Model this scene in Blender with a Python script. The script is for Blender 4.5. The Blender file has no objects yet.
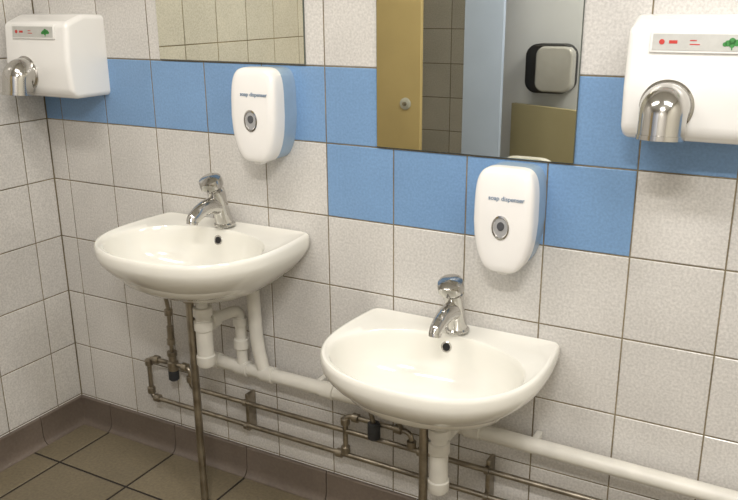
import bpy, bmesh, math, random
from mathutils import Matrix, Vector
random.seed(4)
scn=bpy.context.scene
try:
    scn.view_settings.view_transform='Standard'
except Exception: pass
def lin(c):
    return tuple(((x/12.92) if x<=.04045 else ((x+.055)/1.055)**2.4) for x in c)
def hexc(h):
    return lin([int(h[i:i+2],16)/255 for i in (0,2,4)])+(1,)
def mat(name,col,rough=.4,metal=0,bump=0,bscale=50,var=0,vscale=8,island=0,coat=0,emis=0,mottle=0,mscale=120,spec=.5,trans=0):
    m=bpy.data.materials.new(name); m.use_nodes=True
    nt=m.node_tree; N=nt.nodes; L=nt.links; b=N['Principled BSDF']
    c=hexc(col)
    b.inputs['Base Color'].default_value=c; b.inputs['Roughness'].default_value=rough; b.inputs['Metallic'].default_value=metal
    b.inputs['Coat Weight'].default_value=coat; b.inputs['Coat Roughness'].default_value=.08
    b.inputs['Specular IOR Level'].default_value=spec
    b.inputs['Transmission Weight'].default_value=trans
    tc=N.new('ShaderNodeTexCoord'); cur=None
    def mixmul(curc,fac_socket,dark,amt):
        mr=N.new('ShaderNodeMapRange'); L.new(fac_socket,mr.inputs['Value'])
        mr.inputs['From Min'].default_value=.35 if dark=='n' else 0; mr.inputs['From Max'].default_value=.65 if dark=='n' else 1
        mr.inputs['To Min'].default_value=1-amt; mr.inputs['To Max'].default_value=1.0
        mx=N.new('ShaderNodeMix'); mx.data_type='RGBA'; mx.blend_type='MULTIPLY'; mx.inputs[0].default_value=1
        if curc is None: mx.inputs[6].default_value=c
        else: L.new(curc,mx.inputs[6])
        L.new(mr.outputs[0],mx.inputs[7]); return mx.outputs[2]
    if var:
        n=N.new('ShaderNodeTexNoise'); n.inputs['Scale'].default_value=vscale; n.inputs['Detail'].default_value=5
        L.new(tc.outputs['Object'],n.inputs['Vector']); cur=mixmul(cur,n.outputs['Fac'],'n',var)
    if mottle:
        n=N.new('ShaderNodeTexNoise'); n.inputs['Scale'].default_value=mscale; n.inputs['Detail'].default_value=4
        L.new(tc.outputs['Object'],n.inputs['Vector']); cur=mixmul(cur,n.outputs['Fac'],'n',mottle)
    if island:
        g=N.new('ShaderNodeNewGeometry'); cur=mixmul(cur,g.outputs['Random Per Island'],'i',island)
    if cur is not None: L.new(cur,b.inputs['Base Color'])
    if bump:
        n=N.new('ShaderNodeTexNoise'); n.inputs['Scale'].default_value=bscale; n.inputs['Detail'].default_value=3
        L.new(tc.outputs['Object'],n.inputs['Vector'])
        bp=N.new('ShaderNodeBump'); bp.inputs['Strength'].default_value=bump; bp.inputs['Distance'].default_value=.002
        L.new(n.outputs['Fac'],bp.inputs['Height']); L.new(bp.outputs[0],b.inputs['Normal'])
    if emis:
        b.inputs['Emission Color'].default_value=c; b.inputs['Emission Strength'].default_value=emis
    return m
M_white=mat('white_wall_tile','dfdcd8',.22,bump=.3,bscale=70,island=.08,mottle=.20,mscale=170,var=.07,vscale=6)
M_blue=mat('blue_wall_tile','80a5d0',.22,bump=.3,bscale=70,island=.07,mottle=.12,mscale=170,var=.06,vscale=6)
M_grout=mat('wall_grout','94886e',.9,var=.45,vscale=7,mottle=.25)
M_fl=mat('floor_tile','857a64',.36,bump=.3,bscale=90,island=.12,mottle=.22,mscale=110,var=.15,vscale=4)
M_flg=mat('floor_grout','2e2822',.9,var=.3,vscale=20)
M_skirt=mat('skirting_tile','766a60',.32,bump=.2,bscale=60,island=.12,mottle=.14,mscale=100,var=.14,vscale=9)
M_cer=mat('sanitary_ceramic','ebe9e1',.12,coat=.5,var=.02,vscale=5)
M_chrome=mat('chrome','c4c2be',.13,1,bump=.03,bscale=14)
M_steel=mat('dull_steel_pipe','aea596',.36,1,bump=.15,bscale=70,var=.4,vscale=25)
M_valve=mat('valve_cap_plastic','34363a',.5,var=.3,vscale=60)
M_pvc=mat('white_pvc','dcd9d0',.4,var=.12,vscale=14)
M_plast=mat('white_abs_plastic','eeecea',.25,coat=.2,var=.02,vscale=10)
M_tank=mat('bluish_tank_plastic_and_shade','9bb3cc',.2,var=.1,vscale=18)  # bluish plastic, with the side's lavender-blue shade put into its colour
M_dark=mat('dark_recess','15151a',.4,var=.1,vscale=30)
M_sight=mat('sight_glass','55565a',.15,var=.2,vscale=90)
M_gcov=mat('roll_cover_grey','a8a8aa',.2,var=.1,vscale=12)
M_enam=mat('dryer_enamel','efeeec',.2,coat=.4,var=.02,vscale=8)
M_mirror=mat('mirror_glass','e4e3d2',.0,1,var=.01,vscale=3)
M_medge=mat('mirror_edge','5d645e',.3,var=.2,vscale=30)
M_text=mat('grey_print','7187a0',.5,var=.05,vscale=40)
M_red=mat('red_print','c23a34',.5,var=.05,vscale=40)
M_green=mat('green_print','3f8f45',.5,var=.2,vscale=90)
M_plate=mat('label_plate','c6c6c2',.3,.2,var=.08,vscale=60)
M_yel=mat('cubicle_laminate_beige','c4b080',.4,var=.06,vscale=5)
M_yel2=mat('cubicle_laminate_olive','a0987a',.4,var=.06,vscale=5)
M_lblue=mat('cubicle_laminate_blue','b4c4e4',.4,var=.05,vscale=5)
M_lgrey=mat('cubicle_laminate_grey','d0d4e0',.4,var=.05,vscale=5)
M_ceil=mat('ceiling_paint','e8e6e0',.8,bump=.1,bscale=80,var=.04,vscale=4)
M_paint=mat('wall_paint','ddd9cc',.7,bump=.1,bscale=80,var=.05,vscale=4)
M_lamp=mat('lamp_diffuser','fff6e6',.5,emis=2,var=.01,vscale=3)

def obj(name,verts,faces,mats,mi=None,parent=None,smooth=True,recalc=True,loc=None):
    me=bpy.data.meshes.new(name); me.from_pydata([tuple(v) for v in verts],[],faces)
    for m in (mats if isinstance(mats,(list,tuple)) else [mats]): me.materials.append(m)
    if mi:
        for p,k in zip(me.polygons,mi): p.material_index=k
    if recalc:
        bm=bmesh.new(); bm.from_mesh(me); bmesh.ops.recalc_face_normals(bm,faces=bm.faces); bm.to_mesh(me); bm.free()
    me.polygons.foreach_set('use_smooth',[smooth]*len(me.polygons))
    o=bpy.data.objects.new(name,me); bpy.context.collection.objects.link(o)
    if smooth:
        try: me.set_sharp_from_angle(angle=math.radians(40))
        except Exception: pass
    if parent: o.parent=parent
    if loc: o.location=loc
    return o
def empty(name,loc=(0,0,0)):
    o=bpy.data.objects.new(name,None); bpy.context.collection.objects.link(o); o.location=loc; o.empty_display_size=.05
    return o
def box(name,a,b,m,parent=None,bev=0,seg=3):
    x0,y0,z0=a; x1,y1,z1=b
    v=[(x0,y0,z0),(x1,y0,z0),(x1,y1,z0),(x0,y1,z0),(x0,y0,z1),(x1,y0,z1),(x1,y1,z1),(x0,y1,z1)]
    f=[(0,3,2,1),(4,5,6,7),(0,1,5,4),(1,2,6,5),(2,3,7,6),(3,0,4,7)]
    o=obj(name,v,f,m,parent=parent,smooth=bev>0)
    if bev:
        bm=bmesh.new(); bm.from_mesh(o.data); bmesh.ops.bevel(bm,geom=list(bm.edges),offset=bev,segments=seg,profile=.5,affect='EDGES'); bm.to_mesh(o.data); bm.free()
        o.data.polygons.foreach_set('use_smooth',[True]*len(o.data.polygons))
        try: o.data.set_sharp_from_angle(angle=math.radians(35))
        except Exception: pass
    return o
def frame(ax):
    ax=Vector(ax).normalized(); up=Vector((1,0,0)) if abs(ax.x)<.9 else Vector((0,0,1))
    s=ax.cross(up).normalized(); t=ax.cross(s); return ax,s,t
def lathe(name,prof,origin,axis,m,parent=None,seg=40):
    a,s,t=frame(axis); O=Vector(origin); V=[];F=[]
    for r,h in prof:
        for k in range(seg):
            th=2*math.pi*k/seg; V.append(O+a*h+(s*math.cos(th)+t*math.sin(th))*max(r,1e-5))
    for i in range(len(prof)-1):
        for k in range(seg):
            k2=(k+1)%seg; F.append((i*seg+k,i*seg+k2,(i+1)*seg+k2,(i+1)*seg+k))
    if prof[0][0]>1e-4: F.append(tuple(range(seg)))
    if prof[-1][0]>1e-4: F.append(tuple((len(prof)-1)*seg+k for k in range(seg)))
    return obj(name,V,F,m,parent=parent)
def fillet(pts,r,n=7):
    pts=[Vector(p) for p in pts]; out=[pts[0]]
    for i in range(1,len(pts)-1):
        a,b,c=pts[i-1],pts[i],pts[i+1]; d1=(a-b); d2=(c-b)
        rr=min(r,d1.length*.49,d2.length*.49); p=b+d1.normalized()*rr; q=b+d2.normalized()*rr
        for k in range(n+1):
            t=k/n; out.append(p*(1-t)**2+b*2*t*(1-t)+q*t*t)
    out.append(pts[-1]); return out
def tube(name,pts,r,m,parent=None,bend=0,seg=20,cap=True):
    P=fillet(pts,bend) if bend else [Vector(p) for p in pts]
    n=len(P); V=[];F=[]; prev=None
    for i,p in enumerate(P):
        d=(P[min(i+1,n-1)]-P[max(i-1,0)]).normalized()
        if prev is None: _,s,t=frame(d)
        else:
            s=(prev-d*prev.dot(d)).normalized(); t=d.cross(s)
        prev=s; rr=r(i/(n-1)) if callable(r) else r
        rs=rr if isinstance(rr,tuple) else (rr,rr)
        for k in range(seg):
            th=2*math.pi*k/seg; V.append(p+s*math.cos(th)*rs[0]+t*math.sin(th)*rs[1])
    for i in range(n-1):
        for k in range(seg):
            k2=(k+1)%seg; F.append((i*seg+k,i*seg+k2,(i+1)*seg+k2,(i+1)*seg+k))
    if cap: F.append(tuple(range(seg))); F.append(tuple((n-1)*seg+k for k in range(seg)))
    return obj(name,V,F,m,parent=parent)

# ---------------------------------------------------------------- tiled surfaces
def tiled(name,O,u,v,n,us,vs,matf,mats,gap=.0034,depth=.0018,bev=.0018,slab=.1,ext=.05):
    O,u,v,n=map(Vector,(O,u,v,n)); V=[];F=[];MI=[]
    def P(a,b,c): return O+u*a+v*b+n*c
    for i in range(len(us)-1):
        for j in range(len(vs)-1):
            a0,a1=us[i]+gap/2,us[i+1]-gap/2; b0,b1=vs[j]+gap/2,vs[j+1]-gap/2
            if a1-a0<.004 or b1-b0<.004: continue
            k=len(V)
            for (aa0,bb0,aa1,bb1,c) in ((a0,b0,a1,b1,-depth-.001),(a0,b0,a1,b1,-bev*.7),(a0+bev,b0+bev,a1-bev,b1-bev,0)):
                V+= [P(aa0,bb0,c),P(aa1,bb0,c),P(aa1,bb1,c),P(aa0,bb1,c)]
            for l in (0,4):
                for q in range(4): F.append((k+l+q,k+l+(q+1)%4,k+l+4+(q+1)%4,k+l+4+q))
            F.append((k+8,k+9,k+10,k+11)); MI+= [matf(i,j)]*9
    if u.cross(v).dot(n)<0: F=[tuple(reversed(f)) for f in F]
    k=len(V); a0,a1,b0,b1=us[0]-ext,us[-1]+ext,vs[0]-ext,vs[-1]+ext
    for c in (-slab,-depth): V+=[P(a0,b0,c),P(a1,b0,c),P(a1,b1,c),P(a0,b1,c)]
    fs=[(k+3,k+2,k+1,k),(k+4,k+5,k+6,k+7)]+[(k+q,k+(q+1)%4,k+4+(q+1)%4,k+4+q) for q in range(4)]
    if u.cross(v).dot(n)<0: fs=[tuple(reversed(f)) for f in fs]
    F+=fs; MI+=[len(mats)-1]*6
    return obj(name,V,F,mats,mi=MI,smooth=False,recalc=False)
XL=-1.072; XR=2.3; YB=-2.7; ZC=2.5; Zj=lambda j:1.1-.1992*j
us=[XL,-1.0]+[-1+.2*k for k in range(1,17)]+[XR]
vs=[0]+[Zj(j) for j in range(5,-7,-1)]+[ZC]
def wallmat(i,j):
    x=(us[i]+us[i+1])/2; z=(vs[j]+vs[j+1])/2
    if 1.1<z<1.2992: return 1
    if .9<z<1.1 and 0<x<.8: return 1
    return 0
tiled('wall_back',(0,0,0),(1,0,0),(0,0,1),(0,-1,0),us,vs,wallmat,[M_white,M_blue,M_grout])
ul=[0,.105]+[.105+.2*k for k in range(1,13)]+[-YB]
tiled('wall_left',(XL,0,0),(0,-1,0),(0,0,1),(1,0,0),ul,vs,lambda i,j:0,[M_white,M_grout])
ub=[XL]+[-1+.2*k for k in range(0,17)]+[XR]
tiled('wall_front',(0,YB,0),(1,0,0),(0,0,1),(0,1,0),ub,vs,lambda i,j:0,[M_white,M_grout])
box('wall_right',(XR,YB-.05,-.05),(XR+.1,.05,ZC+.05),M_paint)
uf=[XL,-.922]+[-.922+.3*k for k in range(1,11)]+[XR]
vf=[0,.245]+[.245+.3*k for k in range(1,9)]+[-YB]
tiled('floor',(0,0,0),(1,0,0),(0,-1,0),(0,0,1),uf,vf,lambda i,j:0,[M_fl,M_flg],gap=.008,bev=.002)
box('ceiling',(XL-.05,YB-.05,ZC),(XR+.05,.05,ZC+.1),M_ceil)
def skirt(name,O,u,n,segs):
    O,u,n=map(Vector,(O,u,n)); V=[];F=[]
    prof=[(0.0,.1),(.007,.1),(.010,.097),(.011,.03),(.015,.014),(.022,.005),(.030,.001),(.030,0.0),(0,0)]
    for a0,a1 in segs:
        a0+=.0015;a1-=.0015;k=len(V);m=len(prof)
        for a in (a0,a1):
            for d,z in prof: V.append(O+u*a+n*d+Vector((0,0,z)))
        for q in range(m): F.append((k+q,k+(q+1)%m,k+m+(q+1)%m,k+m+q))
        F.append(tuple(k+q for q in range(m))); F.append(tuple(k+m+q for q in range(m)))
    return obj(name,V,F,M_skirt)
e=[XL,-.922]+[-.922+.3*k for k in range(1,11)]+[XR]
skirt('baseboard_back',(0,0,0),(1,0,0),(0,-1,0),list(zip(e[:-1],e[1:])))
e2=[.0,.19]+[.19+.3*k for k in range(1,9)]+[2.7]
skirt('baseboard_left',(XL,0,0),(0,-1,0),(1,0,0),list(zip(e2[:-1],e2[1:])))

# ---------------------------------------------------------------- washbasins
def outline():
    h=[(0,0),(.242,0)]
    for k in range(1,7):
        t=k/6*math.pi/2; h.append((.242+.018*math.sin(t),-.018+.018*math.cos(t)))
    for k in range(1,7):
        t=k/6; h.append((.260+.011*math.sin(t*math.pi/2),-.018-.147*t))
    n=2.35
    for k in range(1,41):
        t=k/40*math.pi/2; h.append((.271*math.cos(t)**(2/n),-.165-.26*math.sin(t)**(2/n)))
    l=[(-x,y) for x,y in reversed(h[1:-1])]
    return h+l
OUT=outline(); CY=-.228
def ray_out(th):
    dx,dy=math.cos(th),math.sin(th)
    n=len(OUT)
    for i in range(n):
        ax,ay=OUT[i]; bx,by=OUT[(i+1)%n]; ay-=CY; by-=CY
        ex,ey=bx-ax,by-ay; den=dx*ey-dy*ex
        if abs(den)<1e-12: continue
        t=(ax*ey-ay*ex)/den; s=(ax*dy-ay*dx)/den
        if t>0 and -1e-6<=s<=1+1e-6: return t
    return .2
def washbasin(cx,zr,legx):
    root=empty('washbasin',(cx,0,zr)); N=160
    ths=[2*math.pi*(k+.5)/N for k in range(N)]
    op=[(math.cos(t)*r,CY+math.sin(t)*r) for t,r in ((t,ray_out(t)) for t in ths)]
    a,b=.238,.166
    el=[(math.cos(t)*r,math.sin(t)*r) for t,r in ((t,a*b/math.hypot(b*math.cos(t),a*math.sin(t))) for t in ths)]
    R=[]
    for s,z in [(.20,-.180),(.34,-.177),(.48,-.165),(.62,-.143),(.74,-.117),(.84,-.092),(.92,-.069),(.965,-.052),(.99,-.039),(1,-.028),(1,-.012)]:
        R.append([(x*s,y*s**.7,z) for x,y in op])
    for s,z in [(.994,-.005),(.982,-.001),(.965,0)]:
        R.append([(x*s,min(CY+(y-CY)*s,0),z) for x,y in op])
    base=[(x*.955,CY+(y-CY)*.955) for x,y in op]
    E=lambda e:[(x*e,CY-.010+y*e+(1-e)*.03) for x,y in el]
    e1=E(1.02)
    for t,z in [(.0,-.001),(.5,-.004),(1,-.007)]:
        R.append([(p[0]*(1-t)+q[0]*t,p[1]*(1-t)+q[1]*t,z) for p,q in zip(base,e1)])
    for e_,z in [(1.005,-.010),(.99,-.02),(.965,-.045),(.92,-.078),(.83,-.106),(.67,-.126),(.45,-.136),(.22,-.140),(.1,-.141)]:
        R.append([(x,y,z) for x,y in E(e_)])
    V=[p for r in R for p in r];F=[]
    for i in range(len(R)-1):
        for k in range(N):
            k2=(k+1)%N; F.append((i*N+k,i*N+k2,(i+1)*N+k2,(i+1)*N+k))
    F.append(tuple(range(N))); F.append(tuple((len(R)-1)*N+k for k in range(N)))
    o=obj('basin_bowl',V,F,M_cer,parent=root)
    for p in o.data.polygons: p.use_smooth=True
    dy=CY-.010+.027
    lathe('drain_waste',[(0,-.004),(.01,-.004),(.014,0),(.021,.002),(.024,.0),(.024,-.004)],(0,dy,-.139),(0,0,1),M_chrome,root)
    lathe('overflow_ring',[(.014,-.004),(.014,.002),(.0125,.003),(.0105,.002),(.0105,-.003)],(-.012,-.0755,-.04),(0,-1,.2),M_chrome,root)
    lathe('overflow_hole',[(.0105,-.003),(.010,.0016),(0,.0016)],(-.012,-.0755,-.04),(0,-1,.2),M_dark,root)
    tube('support_leg',[(legx,-.2,-.16),(legx,-.2,-zr)],.0115,M_steel,root)
    lathe('leg_foot',[(.022,0),(.022,.004),(.014,.008),(.012,.012)],(legx,-.2,-zr),(0,0,1),M_steel,root)
    lathe('leg_collar',[(.016,-.03),(.018,-.028),(.018,-.006),(.016,0)],(legx,-.2,-.160),(0,0,1),M_steel,root)
    tx,ty=legx+.037,-.19
    lathe('bottle_trap',[(.017,-.160),(.017,-.2),(.027,-.202),(.028,-.225),(.022,-.228),(.0215,-.24),(.027,-.243),(.027,-.268),(.0235,-.272),(.0235,-.345),(.027,-.348),(.027,-.372),(.022,-.38),(0,-.382)],(tx,ty,0),(0,0,1),M_pvc,root)
    return root
wb1=washbasin(-.312,.848,-.026); wb2=washbasin(.402,.665,-.014)
tx=.011
tube('trap_outlet',[(tx,-.19,-.255),(tx,-.10,-.255),(tx+.02,-.052,-.255),(tx+.02,-.052,-.43)],.0165,M_pvc,wb1,bend=.03)
lathe('outlet_nut',[(.02,-.014),(.024,-.012),(.024,.012),(.02,.014)],(tx,-.15,-.255),(0,1,0),M_pvc,wb1)
lathe('outlet_socket',[(.021,-.016),(.023,-.014),(.023,.014),(.021,.016)],(tx+.02,-.052,-.36),(0,0,1),M_pvc,wb1)
lathe('outlet_elbow_cap',[(.019,-.012),(.022,-.01),(.022,.012),(.019,.014)],(tx+.02,-.052,-.29),(0,0,1),M_pvc,wb1)
tube('trap_outlet',[(.023,-.19,-.245),(.023,-.052,-.245),(.05,-.052,-.265)],.0165,M_pvc,wb2,bend=.02)

def tap(cx,zr):
    root=empty('basin_tap',(cx,-.052,zr)); root.scale=(1.14,1.14,1.18)
    lathe('base_flange',[(.024,-.001),(.027,.001),(.027,.005),(.023,.009)],(0,0,0),(0,0,1),M_chrome,root)
    lathe('tap_body',[(.022,0),(.0225,.01),(.0205,.03),(.0205,.06),(.022,.085),(.021,.094),(.015,.099)],(0,0,.002),(0,-.30,1),M_chrome,root)
    lathe('push_head',[(.013,.097),(.013,.104),(.024,.106),(.0285,.110),(.0285,.124),(.0265,.130),(.018,.134),(0,.136)],(0,0,.002),(0,-.38,1),M_chrome,root)
    tube('spout',[(0,-.012,.050),(0,-.045,.059),(0,-.075,.058),(0,-.10,.050),(0,-.117,.040),(0,-.122,.033)],lambda t:(.021-.006*t,.018-.005*t),M_chrome,root,bend=.01,seg=28)
    lathe('aerator',[(.0125,0),(.0135,.002),(.0135,.010),(.010,.0105),(.010,.006),(0,.006)],(0,-.118,.039),(0,-.3,-1),M_chrome,root)
tap(-.316,.848); tap(.408,.665)

# ---------------------------------------------------------------- pipes
wp=empty('waste_pipe')
zw=lambda x:.408-.02*(x+.4)/1.5
tube('main_run',[(-.40,-.05,zw(-.4)),(2.12,-.05,zw(2.12)),(2.12,-.001,zw(2.12))],.0205,M_pvc,wp,seg=28,bend=.02)
lathe('end_cap',[(0,-.012),(.022,-.01),(.0245,-.004),(.0245,.03),(.021,.032)],(-.40,-.05,zw(-.4)),(1,0,0),M_pvc,wp)
tube('vertical_branch',[(-.232,-.05,.69),(-.225,-.05,.50),(-.205,-.05,.41)],.0195,M_pvc,wp,bend=.05,seg=28)
for nm,x in (('coupling_a',-.28),('coupling_b',-.19),('coupling_c',.02),('coupling_d',.46),('coupling_e',1.35)):
    lathe(nm,[(.021,-.022),(.0245,-.02),(.0245,.02),(.021,.022)],(x,-.05,zw(x)),(1,0,0),M_pvc,wp,seg=28)
for nm,x in (('clip_a',-.02),('clip_b',.62),('clip_c',1.5)):
    box(nm,(x-.008,-.05,zw(x)-.022),(x+.008,-.001,zw(x)+.018),M_pvc,wp,bev=.003)
sp=empty('water_supply_pipes'); py=-.045
def fit_nut(nm,p,ax,r=.0135,l=.022,m=None):
    lathe(nm,[(r*.8,-l/2),(r,-l/2+.002),(r,l/2-.002),(r*.8,l/2)],p,ax,m or M_steel,sp,seg=12)
tube('lower_pipe',[(-.545,py,.352),(-.675,py,.352),(-.675,py,.21),(2.1,py,.20),(2.1,-.001,.20)],.0075,M_steel,sp,bend=.025)
tube('upper_pipe',[(-.60,py,.352),(-.50,py,.352),(-.50,py,.285),(2.1,py,.283),(2.1,-.001,.283)],.0075,M_steel,sp,bend=.02)
for i,(p,ax) in enumerate([((-.675,py,.335),(0,0,1)),((-.675,py,.235),(0,0,1)),((-.64,py,.352),(1,0,0)),((-.52,py,.352),(1,0,0)),((-.65,py,.211),(1,0,0)),((-.5,py,.315),(0,0,1))]): fit_nut('elbow_nut_%d'%i,p,ax)
tube('riser_left',[(-.57,py,.36),(-.57,py,.56),(-.57,-.07,.64),(-.50,-.09,.71)],.0068,M_steel,sp,bend=.04)
lathe('valve_left',[(.012,0),(.018,.002),(.018,.03),(.013,.033),(.0125,.05),(.016,.052),(.016,.066),(.01,.07)],(-.57,py,.33),(0,0,1),M_steel,sp,seg=24)
lathe('valve_cap_left',[(.012,0),(.017,-.004),(.017,-.035),(.012,-.04)],(-.57,py,.335),(0,0,1),M_valve,sp,seg=24)
fit_nut('riser_nut_l1',(-.57,py,.43),(0,0,1)); fit_nut('riser_nut_l2',(-.57,py,.53),(0,0,1))
fit_nut('riser_nut_l3',(-.57,py,.46),(0,0,1),r=.0105,l=.05)
tube('branch_right',[(.07,py,.205),(.07,py,.335),(.28,py,.335),(.28,py,.285)],.0075,M_steel,sp,bend=.025)
for i,(p,ax) in enumerate([((.07,py,.315),(0,0,1)),((.07,py,.225),(0,0,1)),((.105,py,.335),(1,0,0)),((.24,py,.335),(1,0,0)),((.28,py,.30),(0,0,1)),((.05,py,.207),(1,0,0)),((.31,py,.284),(1,0,0))]): fit_nut('branch_nut_%d'%i,p,ax)
lathe('valve_cap_right',[(.011,.02),(.018,.016),(.018,-.028),(.012,-.034)],(.17,py-.012,.325),(0,0,1),M_valve,sp,seg=24)
tube('riser_right_a',[(.17,py-.01,.33),(.17,-.09,.42),(.22,-.09,.53)],.0068,M_steel,sp,bend=.05)
tube('riser_right_b',[(.25,py,.335),(.25,-.09,.42),(.25,-.09,.53)],.0068,M_steel,sp,bend=.05)
for i,x in enumerate((-.285,.5,1.2)):
    box('bracket_%d'%i,(x-.006,-.04,.185),(x+.006,-.001,.31),M_steel,sp,bev=.002)
    for z in (.205,.284):
        lathe('bracket_ring_%d'%i,[(.0075,-.007),(.0115,-.006),(.0115,.006),(.0075,.007)],(x,py,z),(1,0,0),M_steel,sp,seg=20)
# ---------------------------------------------------------------- soap dispensers
def dispenser(cx,zb):
    root=empty('soap_dispenser',(cx,0,zb)); H=.247; N=80
    def ol(s):
        P=[]
        for k in range(N):
            t=2*math.pi*k/N; n=5.2 if math.sin(t)>0 else 4.0
            cxx=math.copysign(abs(math.cos(t))**(2/n),math.cos(t)); cz=math.copysign(abs(math.sin(t))**(2/n),math.sin(t))
            w=.0715 if cz>-.0 else .0715-.019*((-cz)/1.0)**1.6
            w*=1-.03*max(cz,0)**3
            P.append((cxx*w*s,H/2+cz*H/2*(1-(1-s)*.6)))
        return P
    def loft(nm,rings,m):
        V=[];F=[]
        for s,y in rings:
            for x,z in ol(s):
                k=1-.22*max(0,(z-.12)/.125)**1.6
                V.append((x,-y if y<.06 else -(.06+(y-.06)*k) ,z))
        for i in range(len(rings)-1):
            for k in range(N):
                k2=(k+1)%N; F.append((i*N+k,i*N+k2,(i+1)*N+k2,(i+1)*N+k))
        F.append(tuple(range(N))); F.append(tuple((len(rings)-1)*N+k for k in range(N)))
        return obj(nm,V,F,m,parent=root)
    loft('tank',[(.975,0),(.98,.066)],M_tank)
    loft('front_cover',[(.97,.056),(1,.0585),(1,.087),(.985,.097),(.95,.103),(.88,.1075),(.7,.110),(.4,.111),(.12,.1115)],M_plast)
    S=lambda z,dx=0,sx=1.1,sz=1.5,y=-.1092:Matrix.Translation((dx,y,z))@Matrix.Diagonal((sx,1,sz,1))
    lathe('window_rim',[(.018,-.004),(.019,0),(.019,.004),(.0165,.005),(.0155,.003),(.0155,0)],(0,0,0),(0,-1,0),M_chrome,root).matrix_local=S(.113)
    lathe('window_glass',[(.0155,0),(.0155,.002),(.008,.0035),(0,.004)],(0,0,0),(0,-1,0),M_gcov,root).matrix_local=S(.113)
    lathe('window_dark',[(.0085,0),(.0085,.0055),(0,.006)],(0,0,0),(0,-1,0),M_sight,root).matrix_local=S(.117,.001,1,1.2)
    box('nozzle',(-.012,-.09,-.006),(.012,-.065,.01),M_plast,root,bev=.003)
    c=bpy.data.curves.new('label','FONT'); c.body='soap dispenser'; c.size=.0142; c.extrude=.0005; c.offset=.0001; c.materials.append(M_text); c.align_x='CENTER'
    t=bpy.data.objects.new('label',c); bpy.context.collection.objects.link(t); t.parent=root
    t.rotation_euler=(math.radians(84.5),0,0); t.location=(.010,-.1090,.176)
dispenser(-.160,1.050); dispenser(.531,.850)
# ---------------------------------------------------------------- hand dryers
def dryer(x0,zb):
    W=.268; root=empty('hand_dryer',(x0,0,zb))
    prof=[(0,0),(0,.236),(.075,.240),(.142,.215),(.152,.10),(.145,.02),(.125,0)]
    V=[(x,-y,z) for x in (0,W) for y,z in prof]; m=len(prof)
    F=[(q,(q+1)%m,m+(q+1)%m,m+q) for q in range(m)]+[tuple(range(m)),tuple(range(m,2*m))]
    o=obj('housing',V,F,M_enam,parent=root)
    bm=bmesh.new(); bm.from_mesh(o.data)
    ed=[e for e in bm.edges if not all(abs(v.co.y)<1e-5 for v in e.verts)]
    bmesh.ops.bevel(bm,geom=ed,offset=.022,segments=6,profile=.5,affect='EDGES',clamp_overlap=True); bm.to_mesh(o.data); bm.free()
    for p in o.data.polygons: p.use_smooth=True
    box('back_plate',(.004,-.006,.004),(W-.004,-0.0,.232),M_plate,root)
    nx,nz=.086,.070
    lathe('nozzle_collar',[(.044,0),(.051,.003),(.051,.008),(.047,.012)],(nx,-.143,nz),(0,-1,0),M_chrome,root)
    tube('nozzle_elbow',[(nx,-.14,nz),(nx,-.180,nz),(nx,-.188,nz-.06)],lambda t:.0465-.003*t,M_chrome,root,bend=.05,seg=48,cap=False)
    lathe('nozzle_lip',[(.0415,0),(.0450,-.001),(.0450,-.010),(.0415,-.011)],(nx,-.187,nz-.05),(0,.1,1),M_chrome,root)
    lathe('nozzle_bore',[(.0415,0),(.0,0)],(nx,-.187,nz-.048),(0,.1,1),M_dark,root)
    lp=empty('label_panel'); lp.parent=root
    a=math.atan2(.010,.115)
    lp.location=(W/2,-.1452,.190); lp.rotation_euler=(-a,0,0)
    box('plate_frame',(-.090,-.0035,-.020),(.090,.001,.020),M_enam,lp,bev=.0015)
    box('plate_face',(-.085,-.0045,-.015),(.085,-.003,.015),M_plate,lp)
    lathe('indicator_red',[(.005,0),(.005,.001),(0,.001)],(-.068,-.0045,0),(0,-1,0),M_red,lp)
    box('indicator_bar',(-.055,-.0052,-.003),(-.040,-.0045,.003),M_red,lp)
    for k in range(2): box('print_red_%d'%k,(-.018,-.0051,-.005+.007*k),(.000-.006*k,-.0045,-.003+.007*k),M_red,lp)
    for k,(dx,dz,r) in enumerate([(0,.003,.006),(-.007,-.001,.0055),(.008,0,.006),(.0,-.004,.005),(.013,-.002,.004),(-.012,-.003,.004)]):
        lathe('leaf_%d'%k,[(r,0),(r,.0009),(0,.0009)],(.055+dx,-.0045,dz),(0,-1,0),M_green,lp,seg=14)
    box('leaf_stem',(.0542,-.0053,-.013),(.0565,-.0045,-.006),M_green,lp)
dryer(-1.040,1.19); dryer(.783,1.19)
# ---------------------------------------------------------------- mirrors
def mirror(x0,x1,z0,z1):
    root=empty('wall_mirror',((x0+x1)/2,0,z0))
    w=(x1-x0)/2; h=z1-z0
    box('backing',(-w,-.0045,0),(w,-.0005,h),M_medge,root)
    box('glass',(-w+.0015,-.0062,.0015),(w-.0015,-.0045,h-.0015),M_mirror,root)
mirror(-.555,-.056,1.302,2.0); mirror(.155,.660,1.103,1.8)
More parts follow.
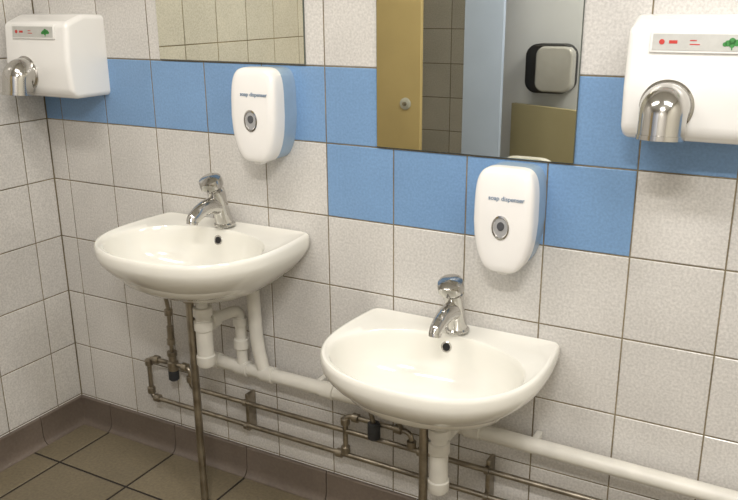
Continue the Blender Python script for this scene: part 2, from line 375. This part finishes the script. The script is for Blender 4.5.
# ---------------------------------------------------------------- things the mirrors see (opposite side of the room)
cub=empty('toilet_cubicle')
box('door_beige',(-1.0,-1.93,.15),(-.62,-1.90,2.0),M_yel,cub,bev=.002)
lathe('door_lock',[(.030,0),(.030,.006),(.022,.010),(0,.010)],(-.70,-1.90,.96),(0,1,0),M_plate,cub)
lathe('door_lock_knob',[(.010,.009),(.010,.02),(0,.022)],(-.70,-1.90,.96),(0,1,0),M_steel,cub)
box('pilaster_blue',(-.44,-2.05,.0),(-.24,-2.02,2.05),M_lblue,cub,bev=.002)
box('partition_grey',(-.50,-2.32,.0),(.40,-2.29,2.05),M_lgrey,cub,bev=.002)
lo=box('half_door_beige',(0,-.015,0),(.65,.015,.95),M_yel2,cub,bev=.002); lo.location=(-.25,-2.25,.0); lo.rotation_euler=(0,0,math.radians(24))
rd=empty('toilet_roll_dispenser',(-.06,-2.29,1.13))
def rbox(nm,x0,x1,h,y0,y1,m,parent,r):
    o=box(nm,(x0,y0,-h),(x1,y1,h),m,parent)
    bm=bmesh.new(); bm.from_mesh(o.data)
    bmesh.ops.bevel(bm,geom=[e for e in bm.edges if abs(e.verts[0].co.y-e.verts[1].co.y)>1e-4],offset=r,segments=8,profile=.5,affect='EDGES')
    bmesh.ops.bevel(bm,geom=[e for e in bm.edges if min(v.co.y for v in e.verts)>y1-1e-4],offset=.012,segments=4,profile=.5,affect='EDGES')
    bm.to_mesh(o.data); bm.free()
    o.data.polygons.foreach_set('use_smooth',[True]*len(o.data.polygons))
    try: o.data.set_sharp_from_angle(angle=math.radians(40))
    except Exception: pass
rbox('case',-.12,.12,.12,0,.10,M_dark,rd,.06); rbox('cover',-.06,.125,.110,.06,.125,M_gcov,rd,.045)
# ---------------------------------------------------------------- lights
for i,(x,y,en,col) in enumerate(((-.1,-1.0,16,(1,.95,.87)),(1.5,-1.0,17,(1,.98,.97)),(1.0,-2.0,35,(1,.965,.91)))):  # last lamp is an unseen addition, for flash-like frontal light and shadows
    cl=empty('ceiling_or_fill_light',(x,y,ZC))
    box('lamp_housing',(-.47,-.11,-.05),(.47,.11,0),M_ceil,cl,bev=.005)
    box('lamp_diffuser',(-.45,-.09,-.06),(.45,.09,-.045),M_lamp,cl)
    l=bpy.data.lights.new('tube_or_fill_light','AREA'); l.shape='RECTANGLE'; l.size=.9 if i<2 else .5; l.size_y=.16; l.energy=en; l.color=col
    lo=bpy.data.objects.new('tube_or_fill_light',l); bpy.context.collection.objects.link(lo); lo.parent=cl; lo.location=(0,0,-.07)
w=bpy.data.worlds.new('World'); scn.world=w; w.use_nodes=True
w.node_tree.nodes['Background'].inputs[0].default_value=(.9,.95,1,1); w.node_tree.nodes['Background'].inputs[1].default_value=.3
# ---------------------------------------------------------------- camera
R=[[.87575,.4827,-.00765],[.1369,-.26349,-.9549],[-.46295,.83521,-.29684]]; C=(1.12,-1.7913,1.4585)
cam=bpy.data.objects.new('Camera',bpy.data.cameras.new('Camera')); bpy.context.collection.objects.link(cam); scn.camera=cam
cam.data.sensor_width=36; cam.data.lens=801.1*36/738; cam.data.clip_start=.02
Mx=Matrix.Identity(4)
for a in range(3):
    Mx[a][0]=R[0][a]; Mx[a][1]=-R[1][a]; Mx[a][2]=-R[2][a]; Mx[a][3]=C[a]
cam.matrix_world=Mx
